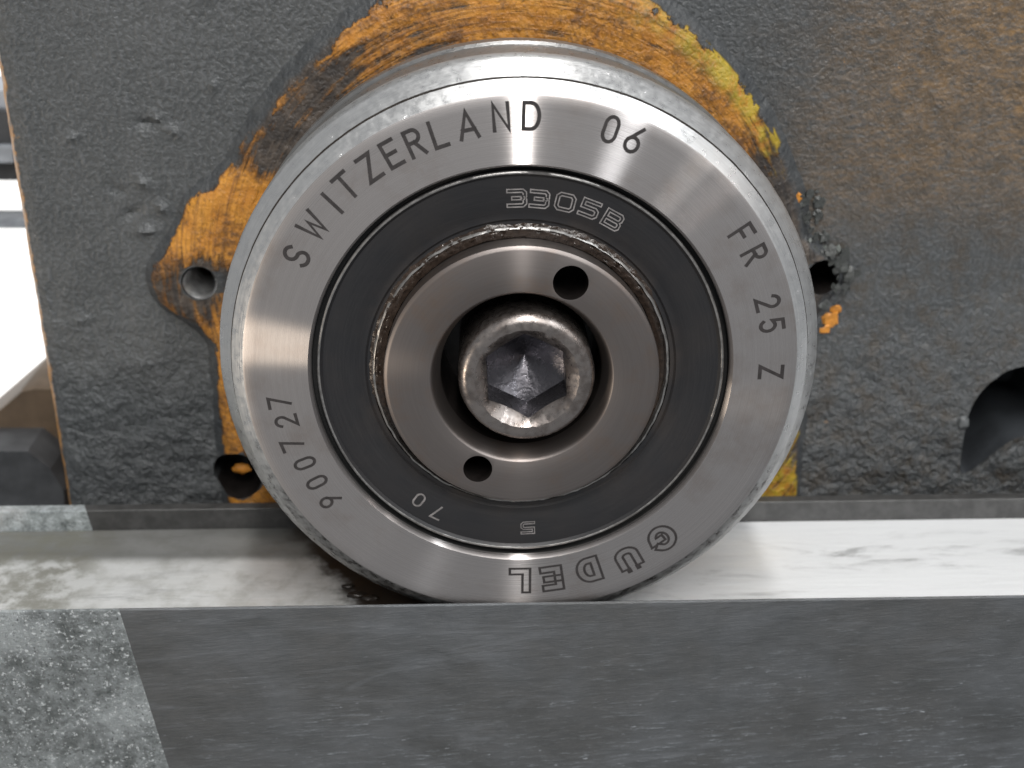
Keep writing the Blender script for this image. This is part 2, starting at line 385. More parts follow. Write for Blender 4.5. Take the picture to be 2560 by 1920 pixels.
def mat_track(name):
    t = NT(name)
    co = t.co(); x, y, z = t.xyz(co)
    s1 = t.noise(.5, 5, .6, t.vmul(co, (.12, 1, 1)), .3); n = t.noise(.22, 5, .65); nl = t.noise(.05, 3, .5, t.vmul(co, (.5, 1.4, 1)))
    c = t.mix(t.ramp(s1, .35, .75, 0, .35), (0.84, 0.85, 0.86), (0.66, 0.67, 0.68))
    # back half of the left side is dull, unswept by the roller
    lft = t.ramp(x, 12, -12)
    dull = t.m_('MULTIPLY', t.ramp(t.m_('ADD', y, t.m_('MULTIPLY', t.m_('SUBTRACT', nl, .5), 8)), 20.5, 25), lft)
    c = t.mix(t.m_('MULTIPLY', lft, t.ramp(n, .4, .7, .45, .8)), c, (0.37, 0.37, 0.345))
    c = t.mix(t.m_('MULTIPLY', dull, t.ramp(nl, .3, .7, .95, .75)), c, (0.10, 0.10, 0.093))
    # dirt wiped along the track
    wv = t.vmul(co, (.16, .7, 1)); sm = t.ramp(t.noise(.30, 7, .72, wv, .5), .50, .72)
    c = t.mix(t.m_('MULTIPLY', sm, t.ramp(nl, .40, .58, .05, .75)), c, (0.22, 0.22, 0.22))
    c = t.mix(t.m_('MULTIPLY', t.ramp(t.m_('ADD', x, t.m_('MULTIPLY', n, 10)), -58, -66), t.ramp(n, .38, .62, .2, .8)), c, (0.17, 0.165, 0.135))
    # dark grease beside the roller, with its contact shadow painted in
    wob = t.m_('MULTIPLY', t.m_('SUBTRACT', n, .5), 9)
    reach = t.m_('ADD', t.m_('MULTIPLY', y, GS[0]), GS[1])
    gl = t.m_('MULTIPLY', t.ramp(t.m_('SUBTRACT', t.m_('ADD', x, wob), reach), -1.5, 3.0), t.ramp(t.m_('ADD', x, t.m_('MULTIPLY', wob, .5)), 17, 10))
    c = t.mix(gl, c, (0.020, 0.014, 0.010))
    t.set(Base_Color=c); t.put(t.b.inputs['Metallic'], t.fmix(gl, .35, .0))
    t.put(t.b.inputs['Roughness'], t.ramp(s1, .3, .7, .34, .5))
    t.put(t.b.inputs['Normal'], t.bump(t.m_('ADD', s1, t.m_('MULTIPLY', n, .6)), .10))
    return t.m
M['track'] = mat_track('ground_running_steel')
M['shoulder'] = mat_plain('dull_shoulder_steel', (0.062, 0.061, 0.060), .48, .3, .08, .5)

# ------------------------------------------------------------------ background behind the left edge
win = mesh_obj('window_pane', *(lambda a, b: (a, b))(
    [(-1500, 1400, -900), (-120, 1400, -900), (-120, 1400, 600), (-1500, 1400, 600), (-1500, 1410, -900), (-120, 1410, -900), (-120, 1410, 600), (-1500, 1410, 600)],
    [(0, 1, 2, 3), (4, 5, 6, 7), (0, 1, 5, 4), (1, 2, 6, 5), (2, 3, 7, 6), (3, 0, 4, 7)]), None, smooth=0, origin=(-800, 1400, -900))
t = NT('daylit_window'); t.t.nodes.remove(t.b); em = t.n('ShaderNodeEmission'); em.inputs[0].default_value = (1, .99, .97, 1); em.inputs[1].default_value = 1.6
t.l(em.outputs[0], t.out.inputs[0]); win.data.materials.append(t.m)
tag(win, 'overexposed white workshop window far behind the dark machine casting', 'window')

# ------------------------------------------------------------------ housing
house = thing('machine_housing', 'dark charcoal cast machine housing with worn orange round boss behind the roller', 'machine housing', (0, 60, -80))
SCARS = []
for a, b, ql, ang, hh in [(315, 268, 1.6, .1, -.8), (340, 255, 1.0, -.5, .6), (375, 283, 1.3, -.5, .7), (310, 395, 1.5, -.6, .8), (350, 450, 1.2, -.7, .9), (285, 460, 1.6, .5, -.9), (317, 497, 1.6, .1, 1.0),
                          (160, 295, 1.2, .3, .6), (600, 305, 1.2, .2, .7), (460, 185, .7, 1.5, .8), (250, 410, 1.5, -.4, -.6), (560, 250, 1.4, .2, .5), (180, 690, 1.0, .2, .6)]:
    p = on_y(a, b, WY); SCARS.append((p.x, p.z, ql, ang, hh))
def build_wall():
    # front sheet as a displaced grid, closed by a box behind; left edge rounded
    eT, eB = on_y(-14, 0, WY + 5), on_y(158, 1080, WY + 5)   # the left edge, top and bottom
    x1, z0, z1 = 130.0, -80.0, 80.0
    nx, nz = 300, 220
    V, F = [], []
    def left(z): return eT.x + (eB.x - eT.x) * (eT.z - z) / (eT.z - eB.z) + .15 * fbm(0, 3, z * .08)
    rows = []
    prof = [(-.0, WY + 8), (-.15, WY + 5), (.25, WY + 2.2), (1.2, WY + .7), (2.6, WY + .05)]
    for j in range(nz + 1):
        z = z0 + (z1 - z0) * j / nz
        L = left(z); row = []
        for dx, y in prof:
            row.append(len(V)); V.append((L + dx + .12 * fbm(z * .3, dx, 7), y, z))
        for i in range(nx + 1):
            x = L + 3.4 + (x1 - L - 3.4) * i / nx
            low = min(1, max(0, (-z + 5) / 35)); amp = .08 + .50 * low
            y = WY - amp * fbm(x * .16, 0, z * .16, 5) - .25 * fbm(x * .03, 5, z * .03, 3)
            for (qx, qz, ql, qa, qh) in SCARS:
                ddx, ddz = x - qx, z - qz
                if abs(ddx) < 5 and abs(ddz) < 5:
                    uu = ddx * math.cos(qa) + ddz * math.sin(qa); vv = -ddx * math.sin(qa) + ddz * math.cos(qa)
                    y -= qh * math.exp(-(uu / ql) ** 2 - (vv / .55) ** 2)
            row.append(len(V)); V.append((x, y, z))
        rows.append(row)
    n = len(rows[0])
    for j in range(nz):
        for i in range(n - 1): F.append((rows[j][i], rows[j][i + 1], rows[j + 1][i + 1], rows[j + 1][i]))
    # back and sides
    b = [len(V) + k for k in range(nz + 1)]
    for j in range(nz + 1): V.append((V[rows[j][0]][0] + 1.0, 80, V[rows[j][0]][2]))
    c = [len(V) + k for k in range(nz + 1)]
    for j in range(nz + 1): V.append((x1, 80, V[rows[j][0]][2]))
    for j in range(nz):
        F.append((rows[j][0], rows[j + 1][0], b[j + 1], b[j])); F.append((b[j], b[j + 1], c[j + 1], c[j]))
        F.append((rows[j][-1], rows[j + 1][-1], c[j + 1], c[j]))
    F.append(tuple(rows[0]) + (c[0], b[0])); F.append(tuple(rows[-1]) + (c[-1], b[-1]))
    return mesh_obj('casting_wall', V, F, M['cast'], house, (0, WY, 0), 40)
wall = build_wall()
# pocket at the right side: rounded top, slanting sill, tapering inwards
def pocket_cutter():
    px = [(2330, 830), (2270, 795), (2212, 790), (2165, 806), (2125, 840), (2097, 880), (2084, 925), (2078, 975), (2072, 1030), (2085, 1040), (2120, 1015), (2165, 980), (2200, 955), (2250, 945), (2330, 945)]
    P = []
    base = [on_y(a, b, WY) for a, b in px]
    # smooth closed outline
    for it in range(2):
        q = []
        for i in range(len(base)):
            a, b = base[i], base[(i + 1) % len(base)]
            q += [a * .75 + b * .25, a * .25 + b * .75]
        base = q
    n = len(base); cx = sum(p.x for p in base) / n; cz = sum(p.z for p in base) / n
    V, F = [], []
    rings = [(WY - 2, 1.05, 0), (WY + .3, 1.0, 0), (WY + 1.4, .95, 0), (WY + 9, .88, .5), (WY + 22, .76, 1.2)]
    for y, s, dz in rings:
        for p in base: V.append((cx + (p.x - cx) * s, y, cz + (p.z - cz) * s + dz))
    for r in range(len(rings) - 1):
        for i in range(n): F.append((r * n + i, r * n + (i + 1) % n, (r + 1) * n + (i + 1) % n, (r + 1) * n + i))
    F.append(tuple(range(n))); F.append(tuple(range((len(rings) - 1) * n, len(rings) * n)))
    return mesh_obj('cutter', V, F, None, None, (0, 0, 0), 0)
boolean(wall, [pocket_cutter()])

wall.data.materials.append(M['pocket'])
for p in wall.data.polygons:
    c = p.center / MM
    if c.x > 60 and c.z < 5 and 1.0 < c.y < 30 and c.x < 120: p.material_index = 1
# round boss with two screw lugs and straight lower sides
BY = 40.6
LUG = (on_y(430, 612, BY).x, on_y(430, 612, BY).z)
HL2 = on_y(512, 1030, BY)
def boss_r(a):
    dx, dz = math.sin(a), math.cos(a)
    r = 48.4 + .5 * math.sin(3 * a + 1)
    for sx in (-1, 1):
        cx, cz, cr = sx * abs(LUG[0]), LUG[1], (8.0 if sx < 0 else 3.9)
        b = dx * cx + dz * cz; disc = b * b - (cx * cx + cz * cz - cr * cr)
        if b > 0 and disc > 0: r = max(r, b + math.sqrt(disc))
        if sx > 0: continue
        cx, cz, cr = sx * 45.5, 8.6, 8.0
        b = dx * cx + dz * cz; disc = b * b - (cx * cx + cz * cz - cr * cr)
        if b > 0 and disc > 0: r = max(r, b + math.sqrt(disc))
    if dz < 0:
        t1 = 50.0 / abs(dx) if abs(dx) > 1e-6 else 1e9
        r = max(r, min(t1, 60 / -dz))
    return r
def build_boss():
    seg = 720
    raw = [boss_r(2 * PI * k / seg) for k in range(seg)]
    sm = [sum(raw[(k + d) % seg] for d in range(-7, 8)) / 15 for k in range(seg)]
    rings = [('in', 20.0), ('in', 34.0), ('mid', .35), ('mid', .7), ('o', -3.0), ('o', -1.6), ('o', -.5), ('o', .3), ('o', 1.0), ('o', 2.0)]
    ys = [BY, BY, BY, BY, BY, BY + .15, BY + .6, BY + 1.3, BY + 2.0, WY + .4]
    V, F, E = [], [], []
    for (kd, q), y in zip(rings, ys):
        for k in range(seg):
            a = 2 * PI * k / seg
            r = q if kd == 'in' else (34 + (sm[k] - 3 - 34) * q if kd == 'mid' else sm[k] + q)
            rr = r + (.5 * fbm(math.sin(a) * 5, math.cos(a) * 5, y * .1, 4) if kd == 'o' else 0)
            x, z = rr * math.sin(a), rr * math.cos(a)
            yy = y + (.22 * fbm(x * .15, 2, z * .15, 4) if y < WY else 0)
            V.append((x, yy, z)); dg = math.degrees((a + PI) % (2 * PI) - PI)
            E.append(max(0, min(1, (sm[k] - r) / (1.6 if abs(dg) > 104 else 2.4 if -96 < dg < -62 else 4.0))))
    V += [(p[0], 58, p[2]) for p in V[-seg:]]; E += [0] * seg
    V += [(20 * math.sin(2 * PI * k / seg), 58, 20 * math.cos(2 * PI * k / seg)) for k in range(seg)]; E += [0] * seg
    n = len(V) // seg
    for i in range(n):
        j = (i + 1) % n
        for k in range(seg): F.append((i * seg + k, i * seg + (k + 1) % seg, j * seg + (k + 1) % seg, j * seg + k))
    o = mesh_obj('round_boss', V, F, M['boss'], house, (0, WY, 0), 45)
    at = o.data.attributes.new('edge', 'FLOAT', 'POINT'); at.data.foreach_set('value', E)
    return o
boss = build_boss()
def cyl_cut(x, z, r, y0, y1, seg=48):
    V = [(x + r * math.sin(2 * PI * k / seg), y, z + r * math.cos(2 * PI * k / seg)) for y in (y0, y1) for k in range(seg)]
    F = [(k, (k + 1) % seg, seg + (k + 1) % seg, seg + k) for k in range(seg)] + [tuple(range(seg)), tuple(range(seg, 2 * seg))]
    return mesh_obj('cutter', V, F, None, None, (0, 0, 0), 0)
HR = 2.9
boolean(boss, [cyl_cut(LUG[0], LUG[1], HR, 33, 56), cyl_cut(-LUG[0], LUG[1], HR, 33, 56), cyl_cut(HL2.x, HL2.z, 4.3, 33, 54)])
boss.data.materials.append(M['bore_shade'])
for p in boss.data.polygons:
    c = p.center / MM
    if (math.hypot(c.x - HL2.x, c.z - HL2.z) < 4.35 or math.hypot(c.x + LUG[0], c.z - LUG[1]) < 2.95) and c.y + WY > BY + .25: p.material_index = 1
boolean(wall, [cyl_cut(LUG[0], LUG[1], HR + .3, 33, 70), cyl_cut(-LUG[0], LUG[1], HR + .3, 33, 70), cyl_cut(HL2.x, HL2.z, 4.5, 33, 68)])
def thread_sleeve(x, z, r):
    seg = 48; V, F = [], []
    ny = 60
    for i in range(ny):
        y = BY + .35 + i * .2
        for k in range(seg):
            a = 2 * PI * k / seg
            rr = r - .04 - .28 * (0.5 + 0.5 * math.cos(2 * PI * (y / 1.0 - k / seg)))
            V.append((x + rr * math.sin(a), y, z + rr * math.cos(a)))
    for i in range(ny - 1):
        for k in range(seg): F.append((i * seg + k, i * seg + (k + 1) % seg, (i + 1) * seg + (k + 1) % seg, (i + 1) * seg + k))
    return mesh_obj('thread', V, F, M['thread'], boss, (x, BY, z), 60)
thread_sleeve(LUG[0], LUG[1], HR)
pf = on_y(522, 1012, BY + 4)
# loose paint chips crusted on the right of the boss
def chip(c, size, mat, seed):
    rnd = random.Random(seed); n = 9; V = []
    a0 = rnd.uniform(0, 6); ex = rnd.uniform(.5, 1.0)
    tilt = Vector((rnd.uniform(-.5, .5), 0, rnd.uniform(-.5, .5)))
    for s, d in ((1, .12), (.82, -.12)):
        for k in range(n):
            a = 2 * PI * k / n + a0; r = size * rnd.uniform(.45, 1.2) * s
            x, z = r * math.cos(a) * ex, r * math.sin(a)
            V.append((c[0] + x, c[1] + d * size * .7 + x * tilt.x * .45 + z * tilt.z * .45 + rnd.uniform(-.12, .12), c[2] + z))
    F = [(k, (k + 1) % n, n + (k + 1) % n, n + k) for k in range(n)] + [tuple(range(n)), tuple(range(n, 2 * n))]
    return mesh_obj('paint_chip', V, F, mat, house, c, 25)
CH = [(1795, 690, 1.7, 1), (1783, 712, 1.1, 1), (1806, 668, 1.0, 1), (1722, 428, 1.1, 1), (1742, 545, 1.0, 1), (1778, 655, 1.2, 0)]
crnd = random.Random(3)
for k in range(46):                                              # crust running down the right flank of the boss
    u = crnd.random(); CH.append((1735 + 95 * u + crnd.gauss(0, 13), 425 + 195 * u + crnd.gauss(0, 10), crnd.uniform(.35, 1.5), 0 if crnd.random() > .12 else 2))
for i, (a, b, s_, k) in enumerate(CH):
    p = on_y(a, b, WY - .8); r = math.hypot(p.x, p.z)
    yy = WY - .3 if boss_r(math.atan2(p.x, p.z)) + 2.2 < r else BY + .9
    p = on_y(a, b, yy)
    chip((p.x, p.y, p.z), s_, (M['chip_grey'], M['chip_orange'], M['chip_pale'])[k], i)
# ------------------------------------------------------------------ guide rail
A = on_y(255, 1310, -.8); B = on_y(365, 1659, -.8); C3 = on_y(190, 1115, 33)
nrm = (B - A).cross(C3 - A)
def xcut(y, z): return A.x - (nrm.y * (y - A.y) + nrm.z * (z - A.z)) / nrm.x
RZ = -41.37                                                     # running surface
SH = on_y(700, 1096, 33.1).z                                    # top of the rear shoulder
FE = on_y(1100, 1304, -.8).z                                    # front edge of the guide flank
body_sec = [(-.8, -100), (-.8, FE - .25), (-.62, FE), (-.35, FE - .1), (4.9, RZ - .3), (32.9, RZ - .3), (32.9, -100)]
run_sec = [(4.9, RZ - .29), (4.95, RZ), (32.85, RZ), (32.85, RZ - .29)]
shoul_sec = [(33.0, -100), (33.0, SH - .12), (33.12, SH), (35.1, SH + .0), (35.4, SH - .3), (35.4, -100)]
def rail(label, xa, xb, mats, base):
    r = thing('guide_rail', label, 'rail', base)
    def sub(sec, nsub, name, m, sm=20):
        V, F = prism_x(sec, xa, xb)
        return mesh_obj(name, V, F, m, r, (0, 0, 0), sm)
    sub(body_sec, 1, 'body', mats[0]); sub(shoul_sec, 1, 'shoulder', mats[2])
    if mats[1]:
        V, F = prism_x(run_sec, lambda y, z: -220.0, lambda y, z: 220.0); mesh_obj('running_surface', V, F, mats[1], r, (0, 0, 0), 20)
    return r
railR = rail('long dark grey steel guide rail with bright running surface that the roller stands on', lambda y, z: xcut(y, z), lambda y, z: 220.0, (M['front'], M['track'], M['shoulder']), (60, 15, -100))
railL = rail('short end of guide rail coated in rough glittering silver, left of the slanting joint', lambda y, z: -220.0, lambda y, z: xcut(y, z), (M['glitter'], None, M['glitter_bright']), (-140, 15, -100))

# grease lumps squeezed out at the left foot of the roller
def lump(c, sx, sy, sz, seed, mat, parent=None, name='grease_lump'):
    nu, nv = 20, 10; V, F = [], []
    for j in range(nv + 1):
        ph = PI * j / nv
        for i in range(nu):
            a = 2 * PI * i / nu
            d = Vector((math.sin(ph) * math.cos(a), math.sin(ph) * math.sin(a), math.cos(ph)))
            k = 1 + .28 * fbm(d.x * 2 + seed, d.y * 2, d.z * 2, 3)
            V.append((c[0] + d.x * sx * k, c[1] + d.y * sy * k, c[2] + d.z * sz * k))
    for j in range(nv):
        for i in range(nu): F.append((j * nu + i, j * nu + (i + 1) % nu, (j + 1) * nu + (i + 1) % nu, (j + 1) * nu + i))
    return mesh_obj(name, V, F, mat, parent, c, 60)
gr = thing('grease_crumbs', 'small crumbs of black grease lying on the rail at the foot of the roller', 'grease', (-24, 12, RZ))
for i, (a, b, q) in enumerate([(752, 1268, .6), (770, 1288, .9), (800, 1294, .8)]):
    p = on_z(a, b, RZ); lump((p.x, p.y, p.z + q * .25), q * 1.7, q * .8, q * .55, i * 3.1, M['grease_black'], gr)

p = on_y(2080, 913, WY - .2); lump(tuple(p), 1.0, .7, 1.3, 4.2, M['nub'], house, 'casting_nub')
p = on_y(1702, 1070, WY - .4); lump(tuple(p), 1.3, .9, 1.0, 9.2, M['chip_pale'], house, 'casting_nub')
lump(tuple(pf), 1.6, .6, .9, 2.2, M['chip_orange'], house, 'paint_chip')
# ------------------------------------------------------------------ track roller
roller = thing('track_roller', 'round steel track roller bearing with engraved lettering and socket screw, standing on the rail', 'roller', (0, 12, RZ))
AX = (0, 12, 0)
RIM_R = 41.35
def FYR(r): return -.06 * (37.25 - r)                            # the lettered face is very slightly domed
V, F = lathe([(.6, 28.35), (-.1, 28.45), (FYR(28.75), 28.75), (FYR(32), 32), (FYR(36), 36), (FYR(37.25), 37.25), (.12, 37.5)], 360)
ring = mesh_obj('outer_ring', V, F, M['face'], roller, AX, 35)
def wob(i, a):
    k = .07 * fbm(math.sin(a) * 11, math.cos(a) * 11, 3, 5)
    return (k if i in (2, 3, 4) else 0, -abs(k) * (1 if i in (4, 5, 6) else .4) if i < 7 else 0)
V, F = lathe([(.12, 37.48), (.35, 37.85), (1.45, 39.22), (1.95, 38.95), (2.05, 39.42), (4.1, 41.1), (4.6, RIM_R), (8.6, RIM_R), (8.9, 40.3), (11.2, 40.3), (11.6, 40.8), (19.6, 40.8), (20.2, 41.2), (23.0, 41.2), (24.2, 40.5), (24.4, 30), (24.4, 21.5), (BY + .5, 21.5)], 360, wob)
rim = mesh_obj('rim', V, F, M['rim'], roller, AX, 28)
rim.data.materials.append(M['tread']); rim.data.materials.append(M['grease_black'])
for p in rim.data.polygons:
    if p.center.y > -.0034: p.material_index = 1
    elif p.index // 360 in (2, 3): p.material_index = 2          # turned groove painted black for its grime and shade
# black gap and seal
V, F = lathe([(.2, 28.4), (1.6, 28.35), (1.6, 27.6)], 256); mesh_obj('seal_gap', V, F, M['gap'], roller, AX, 30)
V, F = lathe([(1.6, 27.75), (.75, 27.7), (.55, 27.5), (.55, 27.25), (.8, 27.0), (.9, 26.9), (.9, 22.5), (1.05, 22.2), (1.05, 21.2), (1.3, 20.9), (1.3, 20.4), (2.2, 20.3)], 256)
seal = mesh_obj('seal', V, F, M['seal'], roller, AX, 30)
V, F = lathe([(.62, 27.62), (.5, 27.5), (.5, 27.3), (.66, 27.18)], 256, lambda i, a: (0.03 * fbm(math.sin(a) * 6, math.cos(a) * 6, i, 3), 0)); mesh_obj('seal_lip', V, F, M['lip'], seal, AX, 50)
V, F = lathe([(2.2, 20.6), (2.2, 18.0)], 128); mesh_obj('inner_gap', V, F, M['gap'], roller, AX, 30)
# inner race edge: thin steel line in the gap
V, F = lathe([(1.6, 20.35), (.95, 20.15), (.85, 19.9), (1.6, 19.7)], 200, lambda i, a: (0.10 * fbm(math.sin(a) * 8, math.cos(a) * 8, i, 4), 0.12 * fbm(math.sin(a) * 14, math.cos(a) * 14, 2, 4))); mesh_obj('inner_race', V, F, M['lip'], roller, AX, 50)
# crumbly grease round the hub, thick at the top and left, thin below
def gwob(i, a):
    d = math.degrees((a + PI) % (2 * PI) - PI)
    t = 1.0 if -125 < d < 80 else .12
    if -125 < d < -95: t *= (d + 125) / 30
    if 55 < d < 80: t *= .25 + .75 * (80 - d) / 25
    n = fbm(math.sin(a) * 16 + i * .9, math.cos(a) * 16, i * .7, 5)
    n2 = fbm(math.sin(a) * 45 + i * .9, math.cos(a) * 45, i * 1.7, 3)
    bulge = math.sin(PI * i / 9)
    return (-(bulge * t * (.15 + .32 * n + .22 * n2)) + (1 - t) * .8, .3 * t * n * (1 if i > 5 else .3))
V, F = lathe([(1.35 - .25 * math.sin(PI * i / 9), 18.6 + 2.1 * i / 9) for i in range(10)], 420, gwob)
mesh_obj('grease_collar', V, F, M['grease'], roller, AX, 60)
# hub plate with recess and two pin holes
HY = -2.26
V, F = lathe([(3.0, 18.45), (-1.6, 18.55), (-1.95, 18.45), (HY + .05, 18.1), (HY, 17.9), (HY, 15.0), (HY, 12.4), (HY + .08, 12.25), (HY + .4, 12.0), (HY + 1.1, 11.8), (HY + 3.3, 11.0), (14, 10.9), (14, 6.0), (16, 6.0), (16, 18.45)], 256, None, True)
hub = mesh_obj('hub_plate', V, F, M['hub'], roller, AX, 28)
H1 = on_y(1233, 611, HY); H2 = on_y(1032, 1013, HY)
boolean(hub, [cyl_cut(H1.x, H1.z, 2.35, -6, 12), cyl_cut(H2.x, H2.z, 2.0, -6, 12)])
hub.data.materials.clear(); hub.data.materials.append(M['hub']); hub.data.materials.append(M['bore_shade'])
for p in hub.data.polygons:                                      # bores and recess blackened for the shade inside them
    c = p.center / MM; yw = c.y + AX[1]
    inh = any(math.hypot(c.x - h.x, c.z - h.z) < 2.45 for h in (H1, H2)) and yw > HY + .3
    p.material_index = 1 if inh or (math.hypot(c.x, c.z) < 12.0 and yw > HY + 3.2) else 0
# socket head cap screw
SX = on_y(1138, 820, -3.0)
def screw():
    cx, cz = SX.x, SX.z
    seg = 144; V, F = [], []
    AF = 10.6; RC = 6.75; y0 = -3.1
    def hexr(a):
        b = (a + PI / 6 + math.radians(2)) % (PI / 3) - PI / 6
        # pointed at the top: flats face left and right
        return AF / 2 / math.cos(b)
    def hx(a): return hexr(a + PI / 6 + PI / 6 - math.radians(2)) if False else AF / 2 / math.cos(((a + math.radians(3)) % (PI / 3)) - PI / 6)
    def ringv(fr, fy):
        for k in range(seg):
            a = 2 * PI * k / seg; r = fr(a); V.append((cx + r * math.sin(a), fy(a), cz + r * math.cos(a)))
    d = lambda a, s: .10 * fbm(math.sin(a) * 6 + s, math.cos(a) * 6, s, 4)
    ringv(lambda a: 9.1, lambda a: 14.2)
    ringv(lambda a: 9.2, lambda a: -1.6)
    ringv(lambda a: 9.0, lambda a: -2.35)
    ringv(lambda a: 8.5, lambda a: -2.85)
    ringv(lambda a: 7.9 + d(a, 3), lambda a: y0)
    ringv(lambda a: RC + .25 + 1.6 * d(a, 5), lambda a: y0 + .05 + .5 * abs(d(a, 1)))
    ringv(lambda a: (RC + hx(a)) / 2 + d(a, 8), lambda a: y0 + .35 + (RC - hx(a)) * .35)
    ringv(hx, lambda a: y0 + .7 + (RC - hx(a)) * .75)
    n = len(V) // seg
    for i in range(n - 1):
        for k in range(seg): F.append((i * seg + k, i * seg + (k + 1) % seg, (i + 1) * seg + (k + 1) % seg, (i + 1) * seg + k))
    o = mesh_obj('cap_screw', V, F, M['screw'], roller, (cx, 0, cz), 32)
    # socket bore with drilled cone bottom
    V2, F2 = [], []
    for fr, y in ((lambda a: hx(a) + .0, None), (lambda a: hx(a) - .02, 3.6), (lambda a: 4.7, 4.0), (lambda a: 2.0, 5.2), (lambda a: .02, 6.2)):
        for k in range(seg):
            a = 2 * PI * k / seg; r = fr(a)
            V2.append((cx + r * math.sin(a), (y0 + .68 + (RC - hx(a)) * .75) if y is None else y, cz + r * math.cos(a)))
    n = len(V2) // seg
    for i in range(n - 1):
        for k in range(seg): F2.append((i * seg + k, i * seg + (k + 1) % seg, (i + 1) * seg + (k + 1) % seg, (i + 1) * seg + k))
    mesh_obj('hex_socket', V2, F2, M['socket'], o, (cx, 0, cz), 25)
screw()

# ------------------------------------------------------------------ lettering (single stroke and outlined engraving)
def arc(cx, cy, rx, ry, a0, a1, n=12):
    return [(cx + rx * math.cos(math.radians(a0 + (a1 - a0) * i / n)), cy + ry * math.sin(math.radians(a0 + (a1 - a0) * i / n))) for i in range(n + 1)]
G = {  # unit height, x centred on 0
 'S': [arc(0, .74, .27, .26, 30, 270) + arc(0, .25, .29, .25, 90, -155)[1:]],
 'W': [[(-.42, 1), (-.21, 0), (0, .75), (.21, 0), (.42, 1)]],
 'I': [[(0, 0), (0, 1)]],
 'T': [[(-.32, 1), (.32, 1)], [(0, 1), (0, 0)]],
 'Z': [[(-.3, 1), (.3, 1), (-.3, 0), (.32, 0)]],
 'E': [[(.28, 1), (-.26, 1), (-.26, 0), (.3, 0)], [(-.26, .52), (.2, .52)]],
 'R': [[(-.28, 0), (-.28, 1), (.04, 1)] + arc(.04, .76, .24, .24, 90, -90) + [(-.28, .52)], [(.0, .52), (.3, 0)]],
 'L': [[(-.24, 1), (-.24, 0), (.28, 0)]],
 'A': [[(-.36, 0), (0, 1), (.36, 0)], [(-.25, .3), (.25, .3)]],
 'N': [[(-.3, 0), (-.3, 1), (.3, 0), (.3, 1)]],
 'D': [[(-.3, 0), (-.3, 1), (0, 1)] + arc(0, .5, .34, .5, 90, -90, 18) + [(-.3, 0)]],
 'F': [[(.3, 1), (-.24, 1), (-.24, 0)], [(-.24, .52), (.2, .52)]],
 'G': [arc(0, .5, .4, .5, 40, 330, 22) + [(.4, .48), (.08, .48)]],
 'U': [[(-.33, .80), (-.33, .26)] + arc(0, .26, .33, .26, 180, 360) + [(.33, .80)]],
 '0': [[(-.27, .68)] + arc(0, .68, .27, .32, 180, 0) + arc(0, .32, .27, .32, 0, -180) + [(-.27, .68)]],
 '6': [[(.22, 1), (-.18, .5)] + arc(0, .29, .28, .29, 140, 500, 22)],
 '9': [[(-.22, 0), (.18, .5)] + arc(0, .71, .28, .29, -40, 320, 22)],
 '2': [arc(0, .72, .28, .28, 165, -35) + [(-.29, 0), (.3, 0)]],
 '5': [[(.26, 1), (-.2, 1), (-.25, .55)] + arc(.0, .32, .29, .32, 120, -145)],
 '7': [[(-.28, 1), (.3, 1), (-.08, 0)]],
 # wide square characters for the seal
 'w3': [[(-.45, .92), (.3, .92), (.42, .8), (.42, .6), (.32, .5), (-.2, .5)], [(.32, .5), (.42, .4), (.42, .2), (.3, .08), (-.45, .08)]],
 'w0': [[(-.3, .92), (.3, .92), (.44, .78), (.44, .22), (.3, .08), (-.3, .08), (-.44, .22), (-.44, .78), (-.3, .92)]],
 'w5': [[(.44, .92), (-.42, .92), (-.42, .54), (.3, .54), (.42, .44), (.42, .2), (.3, .08), (-.45, .08)]],
 'wB': [[(-.44, .08), (-.44, .92), (.3, .92), (.42, .8), (.42, .62), (.32, .5), (-.44, .5)], [(.32, .5), (.44, .4), (.44, .2), (.3, .08), (-.44, .08)]],
}
def ribbon(pts, w, closed=False):
    """flat strip along a polyline with mitred joins -> quads (2D)"""
    P = [Vector((a, b)) for a, b in pts]
    Q = [P[0]]
    for p in P[1:]:
        if (p - Q[-1]).length > 1e-4: Q.append(p)
    if closed and (Q[0] - Q[-1]).length < 1e-4: Q.pop()
    n = len(Q); L, R = [], []
    for i in range(n):
        a = Q[i - 1] if (i > 0 or closed) else None; b = Q[(i + 1) % n] if (i < n - 1 or closed) else None
        d0 = (Q[i] - a).normalized() if a is not None else None; d1 = (b - Q[i]).normalized() if b is not None else None
        d0 = d0 if d0 is not None else d1; d1 = d1 if d1 is not None else d0
        m = d0 + d1; m = m.normalized() if m.length > 1e-3 else d0
        nn = Vector((-m.y, m.x)); k = 1 / max(.45, nn.dot(Vector((-d0.y, d0.x))))
        ext = Vector((0, 0))
        if a is None: ext = -d1 * w * .5
        if b is None: ext = d0 * w * .5
        L.append(Q[i] + nn * w * .5 * k + ext); R.append(Q[i] - nn * w * .5 * k + ext)
    return L, R, n
OUTL = {'wB': [[(-.52, 0), (-.52, 1), (.38, 1), (.52, .86), (.52, .60), (.44, .51), (.54, .42), (.54, .14), (.40, 0), (-.52, 0)],
              [(-.34, .83), (.30, .83), (.35, .76), (.35, .65), (.30, .59), (-.34, .59), (-.34, .83)],
              [(-.34, .41), (.32, .41), (.37, .35), (.37, .23), (.32, .17), (-.34, .17), (-.34, .41)]]}
